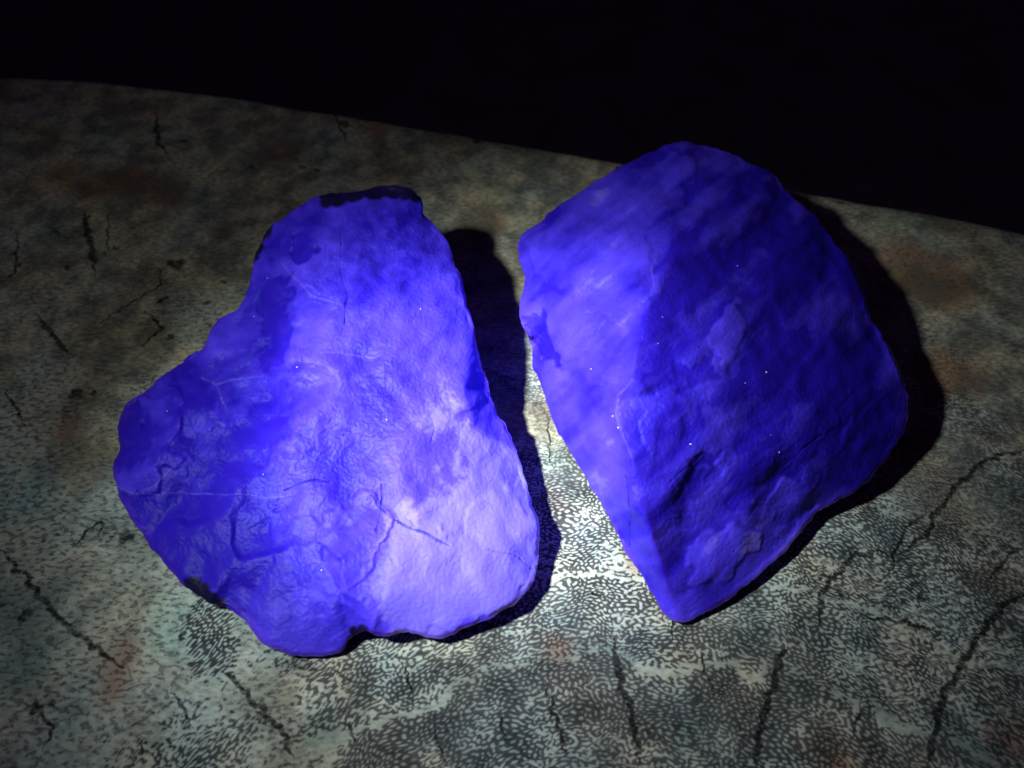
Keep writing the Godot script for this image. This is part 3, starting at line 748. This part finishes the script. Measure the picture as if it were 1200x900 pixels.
	var sum := 0.0
	for i in count:
		sum += angle_difference(bearings[i], bearings[(i + 1) % count])
	turn = signf(sum)
	# walk the rim by length
	var total := 0.0
	for i in count:
		total += pts[i].distance_to(pts[(i + 1) % count])
	var seg := 0
	var gone := 0.0
	for c in cols:
		var want := total * c / cols
		while want > gone + pts[seg].distance_to(pts[(seg + 1) % count]):
			gone += pts[seg].distance_to(pts[(seg + 1) % count])
			seg += 1
		var f := (want - gone) / pts[seg].distance_to(pts[(seg + 1) % count])
		var p := pts[seg].cubic_interpolate(pts[(seg + 1) % count], pts[(seg + count - 1) % count], pts[(seg + 2) % count], f)
		edge.append(p)
	var jag := noise(FastNoiseLite.TYPE_SIMPLEX, 0.1, 5, number + 9)
	for c in cols:
		var p := edge[c]
		edge[c] = p + (p - mid2).normalized() * (jag.get_noise_2d(p.x, p.y) * 0.8)
	if turn < 0.0:
		edge.reverse()
	var lump := noise(FastNoiseLite.TYPE_SIMPLEX, 0.04, 2, number + 1)
	var grit := noise(FastNoiseLite.TYPE_SIMPLEX, 0.6, 4, number + 2)
	var chip := noise(FastNoiseLite.TYPE_CELLULAR, 0.075, 1, number + 4)
	chip.cellular_return_type = FastNoiseLite.RETURN_DISTANCE
	chip.cellular_jitter = 1.0
	chip.domain_warp_enabled = true
	chip.domain_warp_amplitude = 9.0
	chip.domain_warp_frequency = 0.06
	var chip2 := noise(FastNoiseLite.TYPE_CELLULAR, 0.22, 1, number + 5)
	chip2.cellular_return_type = FastNoiseLite.RETURN_DISTANCE
	chip2.domain_warp_enabled = true
	chip2.domain_warp_amplitude = 3.5
	chip2.domain_warp_frequency = 0.2
	var grain := noise(FastNoiseLite.TYPE_SIMPLEX, marks.fine, 4, number + 6)
	var furrow := noise(FastNoiseLite.TYPE_SIMPLEX, marks.fine, 2, number + 6)
	var haze := noise(FastNoiseLite.TYPE_SIMPLEX, 0.03, 4, number + 7)
	haze.domain_warp_enabled = true
	haze.domain_warp_amplitude = 9.0
	haze.domain_warp_frequency = 0.03
	var wisp := noise(FastNoiseLite.TYPE_SIMPLEX, 0.13, 4, number + 8)
	wisp.fractal_type = FastNoiseLite.FRACTAL_RIDGED
	var bend := noise(FastNoiseLite.TYPE_SIMPLEX, 0.04, 3, number + 12)
	var domain2 := noise(FastNoiseLite.TYPE_CELLULAR, 0.1, 1, number + 11)
	domain2.cellular_return_type = FastNoiseLite.RETURN_CELL_VALUE
	domain2.domain_warp_enabled = true
	domain2.domain_warp_amplitude = 5.0
	domain2.domain_warp_frequency = 0.1
	var dir: Vector2 = marks.grain                     # the way the cleavage runs
	var across := Vector2(-dir.y, dir.x)
	var inside := 330
	var rows := inside + 14
	var verts := PackedVector3Array()
	var cols_ := PackedColorArray()
	verts.resize(rows * cols)
	cols_.resize(rows * cols)
	var foot_mid := mid2.x * eu + mid2.y * ev
	for r in inside:
		var s := pow(float(r) / (inside - 1), 0.85)
		var rim_near := smooth(0.97, 1.0, s)
		for c in cols:
			var p := mid2 + (edge[c] - mid2) * s
			var bent: Vector2 = Vector2(bend.get_noise_2d(p.x, p.y), bend.get_noise_2d(p.x + 400, p.y)) * marks.bend * (1.0 - rim_near)
			var d := sample(soft, g, (p + bent - lo) / cell)
			var dom := sample(faced_tone, g, (p + bent - lo) / cell)
			var dom2 := domain2.get_noise_2d(p.x, p.y)
			var q := Vector2(p.dot(dir) * marks.stretch, p.dot(across))
			var ch := chip.get_noise_2d(q.x, q.y) + 1.0
			var c2 := chip2.get_noise_2d(q.x, q.y) + 1.0
			var gn := grain.get_noise_2d(q.x, q.y)
			var h: float = lump.get_noise_2d(p.x, p.y) * marks.lump + (ch * ch - 0.3) * marks.chip + (c2 * c2 - 0.3) * marks.chip * 0.1 + furrow.get_noise_2d(q.x, q.y) * marks.ridge + grit.get_noise_2d(p.x, p.y) * 0.10
			var mi := (p - lo) / mcell
			var k := clampi(int(mi.y), 0, mg - 1) * mg + clampi(int(mi.x), 0, mg - 1)
			var cr := crack[k] / 255.0
			var vn := vein[k] / 255.0
			var bl := black[k] / 255.0
			h += step[k] - cr * 0.4 + dom2 * 0.06
			h *= 1.0 - 0.55 * rim_near
			h -= 2.2 * rim_near * rim_near * marks.rounding          # the edge is knocked off, not sharp
			d += h
			verts[r * cols + c] = (eu * p.x + ev * p.y + n * d) * 0.001
			var hz := haze.get_noise_2d(p.x, p.y)
			var ws := wisp.get_noise_2d(q.x, q.y)
			var paleness := clampf(marks.paleness + zone[k] * 1.3 + dom * 0.07 + dom2 * 0.05 + hz * 0.55 + ws * 0.10 + grit.get_noise_2d(p.y, p.x) * 0.08 + gn * marks.streak, -0.3, 1.3)
			for m in marks.tone_and_light:  # also carries painted torch light: paler at the hot spot, darker where grazed
				var mp: Vector3 = m[0]
				var md: float = Vector2(mp.dot(eu), mp.dot(ev)).distance_to(p) / m[1]
				if md < 1.0:
					paleness += m[2] * (1.0 - md * md)
			paleness = clampf(paleness, 0.0, 1.3) + vn * 0.25
			var col := Color(0.024, 0.009, 0.50).lerp(Color(0.098, 0.056, 0.95), minf(paleness, 1.0))
			if paleness > 1.0:
				col = col.lerp(Color(0.20, 0.145, 0.95), minf((paleness - 1.0) / 0.3, 1.0))
			col = col.lerp(Color(0.17, 0.12, 0.62), vn * 0.5)
			col = col.lerp(Color(0.020, 0.008, 0.30), cr * 0.75)
			col = col.lerp(Color(0.006, 0.004, 0.012), bl)
			cols_[r * cols + c] = col
	for k in 14:
		var f := (k + 1) / 14.0
		for c in cols:
			var top := verts[(inside - 1) * cols + c]
			var foot := Vector3(lerpf(top.x, foot_mid.x * 0.001, 0.22), 0.0, lerpf(top.z, foot_mid.z * 0.001, 0.22))
			var p := top.lerp(foot, f)
			if k == 13:
				p = Vector3(foot_mid.x * 0.001, 0.0, foot_mid.z * 0.001)
			else:
				p.y = lerpf(top.y, 0.0, minf((k + 1) / 12.0, 1.0))
				var j := grit.get_noise_3d(p.x * 1000, p.y * 1000, p.z * 1000) * 0.0005
				p += Vector3(j, 0, -j)
			verts[(inside + k) * cols + c] = p
			cols_[(inside + k) * cols + c] = cols_[(inside - 1) * cols + c]
	for i in verts.size():
		verts[i].y = maxf(verts[i].y, 0.0)
	var mat := StandardMaterial3D.new()
	mat.vertex_color_use_as_albedo = true
	mat.roughness = 0.5
	mat.metallic_specular = 0.28
	mat.subsurf_scatter_enabled = true
	mat.subsurf_scatter_strength = 0.35
	var root := Node3D.new()
	root.name = called
	add_child(root, true)
	root.position = at * 0.001
	root.set_meta("label", label)
	root.set_meta("category", "raw stone")
	root.set_meta("group", "raw stones lit by the torch")
	put("stone_body", mesh_of(verts, grid_normals(verts, rows, cols), PackedVector2Array(), cols_, grid_index(rows, cols)), mat, root)
	# white bipyramids: their pale colour stands in for torch glints
	rng.seed = number
	var gm := StandardMaterial3D.new()
	gm.albedo_color = Color(0.93, 0.93, 1.0)
	gm.roughness = 0.35
	for k in marks.glints:
		var r := rng.randi_range(40, inside - 30)
		var c := rng.randi_range(0, cols - 1)
		var at_ := verts[r * cols + c]
		var size := rng.randf_range(0.00016, 0.0004)
		var st := SurfaceTool.new()
		st.begin(Mesh.PRIMITIVE_TRIANGLES)
		var tips: Array[Vector3] = []
		for j in 4:
			var a := TAU * j / 4.0
			tips.append((eu * cos(a) * rng.randf_range(0.5, 1.3) + ev * sin(a) * rng.randf_range(0.4, 0.9)) * size)
		for j in 4:
			for up in [1.0, -1.0]:
				var tri := [n * size * 0.7 * up, tips[(j + 1) % 4], tips[j]]
				if up < 0.0:
					tri.reverse()
				for q: Vector3 in tri:
					st.add_vertex(q)
		st.generate_normals()
		var o := put("painted_glint", st.commit(), gm, root)
		o.position = at_ + n * size * 0.2
		o.rotation = Vector3(rng.randf_range(-0.5, 0.5), rng.randf_range(0, TAU), rng.randf_range(-0.5, 0.5))
	return root


func sample(a: PackedFloat32Array, g: int, p: Vector2) -> float:
	var x := clampf(p.x, 0.0, g - 1.01)
	var y := clampf(p.y, 0.0, g - 1.01)
	var i := int(y) * g + int(x)
	var fx := x - int(x)
	var fy := y - int(y)
	return lerpf(lerpf(a[i], a[i + 1], fx), lerpf(a[i + g], a[i + g + 1], fx), fy)


func blur_plain(a: PackedFloat32Array, g: int, times: int) -> PackedFloat32Array:
	for t in times:
		var b := a.duplicate()
		for y in range(1, g - 1):
			for x in range(1, g - 1):
				var i := y * g + x
				if a[i - 1] > -9000 and a[i + 1] > -9000 and a[i - g] > -9000 and a[i + g] > -9000:
					b[i] = 0.4 * a[i] + 0.15 * (a[i - 1] + a[i + 1] + a[i - g] + a[i + g])
		a = b
	return a


func build_stones():
	make_stone("raw_stone", "flat heart-shaped violet stone with a dark crack across its lower face, painted paler where the torch strikes", LEFT_AT, LEFT_RIM, LEFT_FACE, {
		"cracks": LEFT_CRACKS, "veins": LEFT_VEINS, "black": LEFT_BLACK, "tone_and_light": LEFT_TONE_AND_LIGHT, "zones": LEFT_ZONES, "paleness": 0.37, "glints": 8, "fine": 0.16, "middle": Vector2(2, -4), "grain": Vector2(0.9, 0.43), "stretch": 0.8,
		"lump": 0.5, "chip": 0.4, "ridge": 0.1, "bend": 2.2, "planes": 64, "tilt": 0.10, "plane_stretch": 0.8, "rounding": 0.25, "streak": 0.2,
	}, Vector3(0.22, 0.75, 0.62), 100)
	make_stone("raw_stone", "taller wedge-shaped deep blue stone with a steep ridge and slanting grooves", RIGHT_AT, RIGHT_RIM, RIGHT_FACE, {
		"cracks": RIGHT_CRACKS, "veins": RIGHT_VEINS, "black": RIGHT_BLACK, "tone_and_light": RIGHT_TONE_AND_LIGHT, "zones": RIGHT_ZONES, "paleness": 0.42, "glints": 11, "fine": 0.075, "middle": Vector2(0, 0), "grain": Vector2(0.55, 0.835), "stretch": 0.24,
		"lump": 0.2, "chip": 0.28, "ridge": 0.35, "bend": 1.3, "planes": 56, "tilt": 0.07, "plane_stretch": 0.5, "rounding": 0.25, "streak": 0.5,
	}, Vector3(-0.22, 0.72, 0.66), 200)
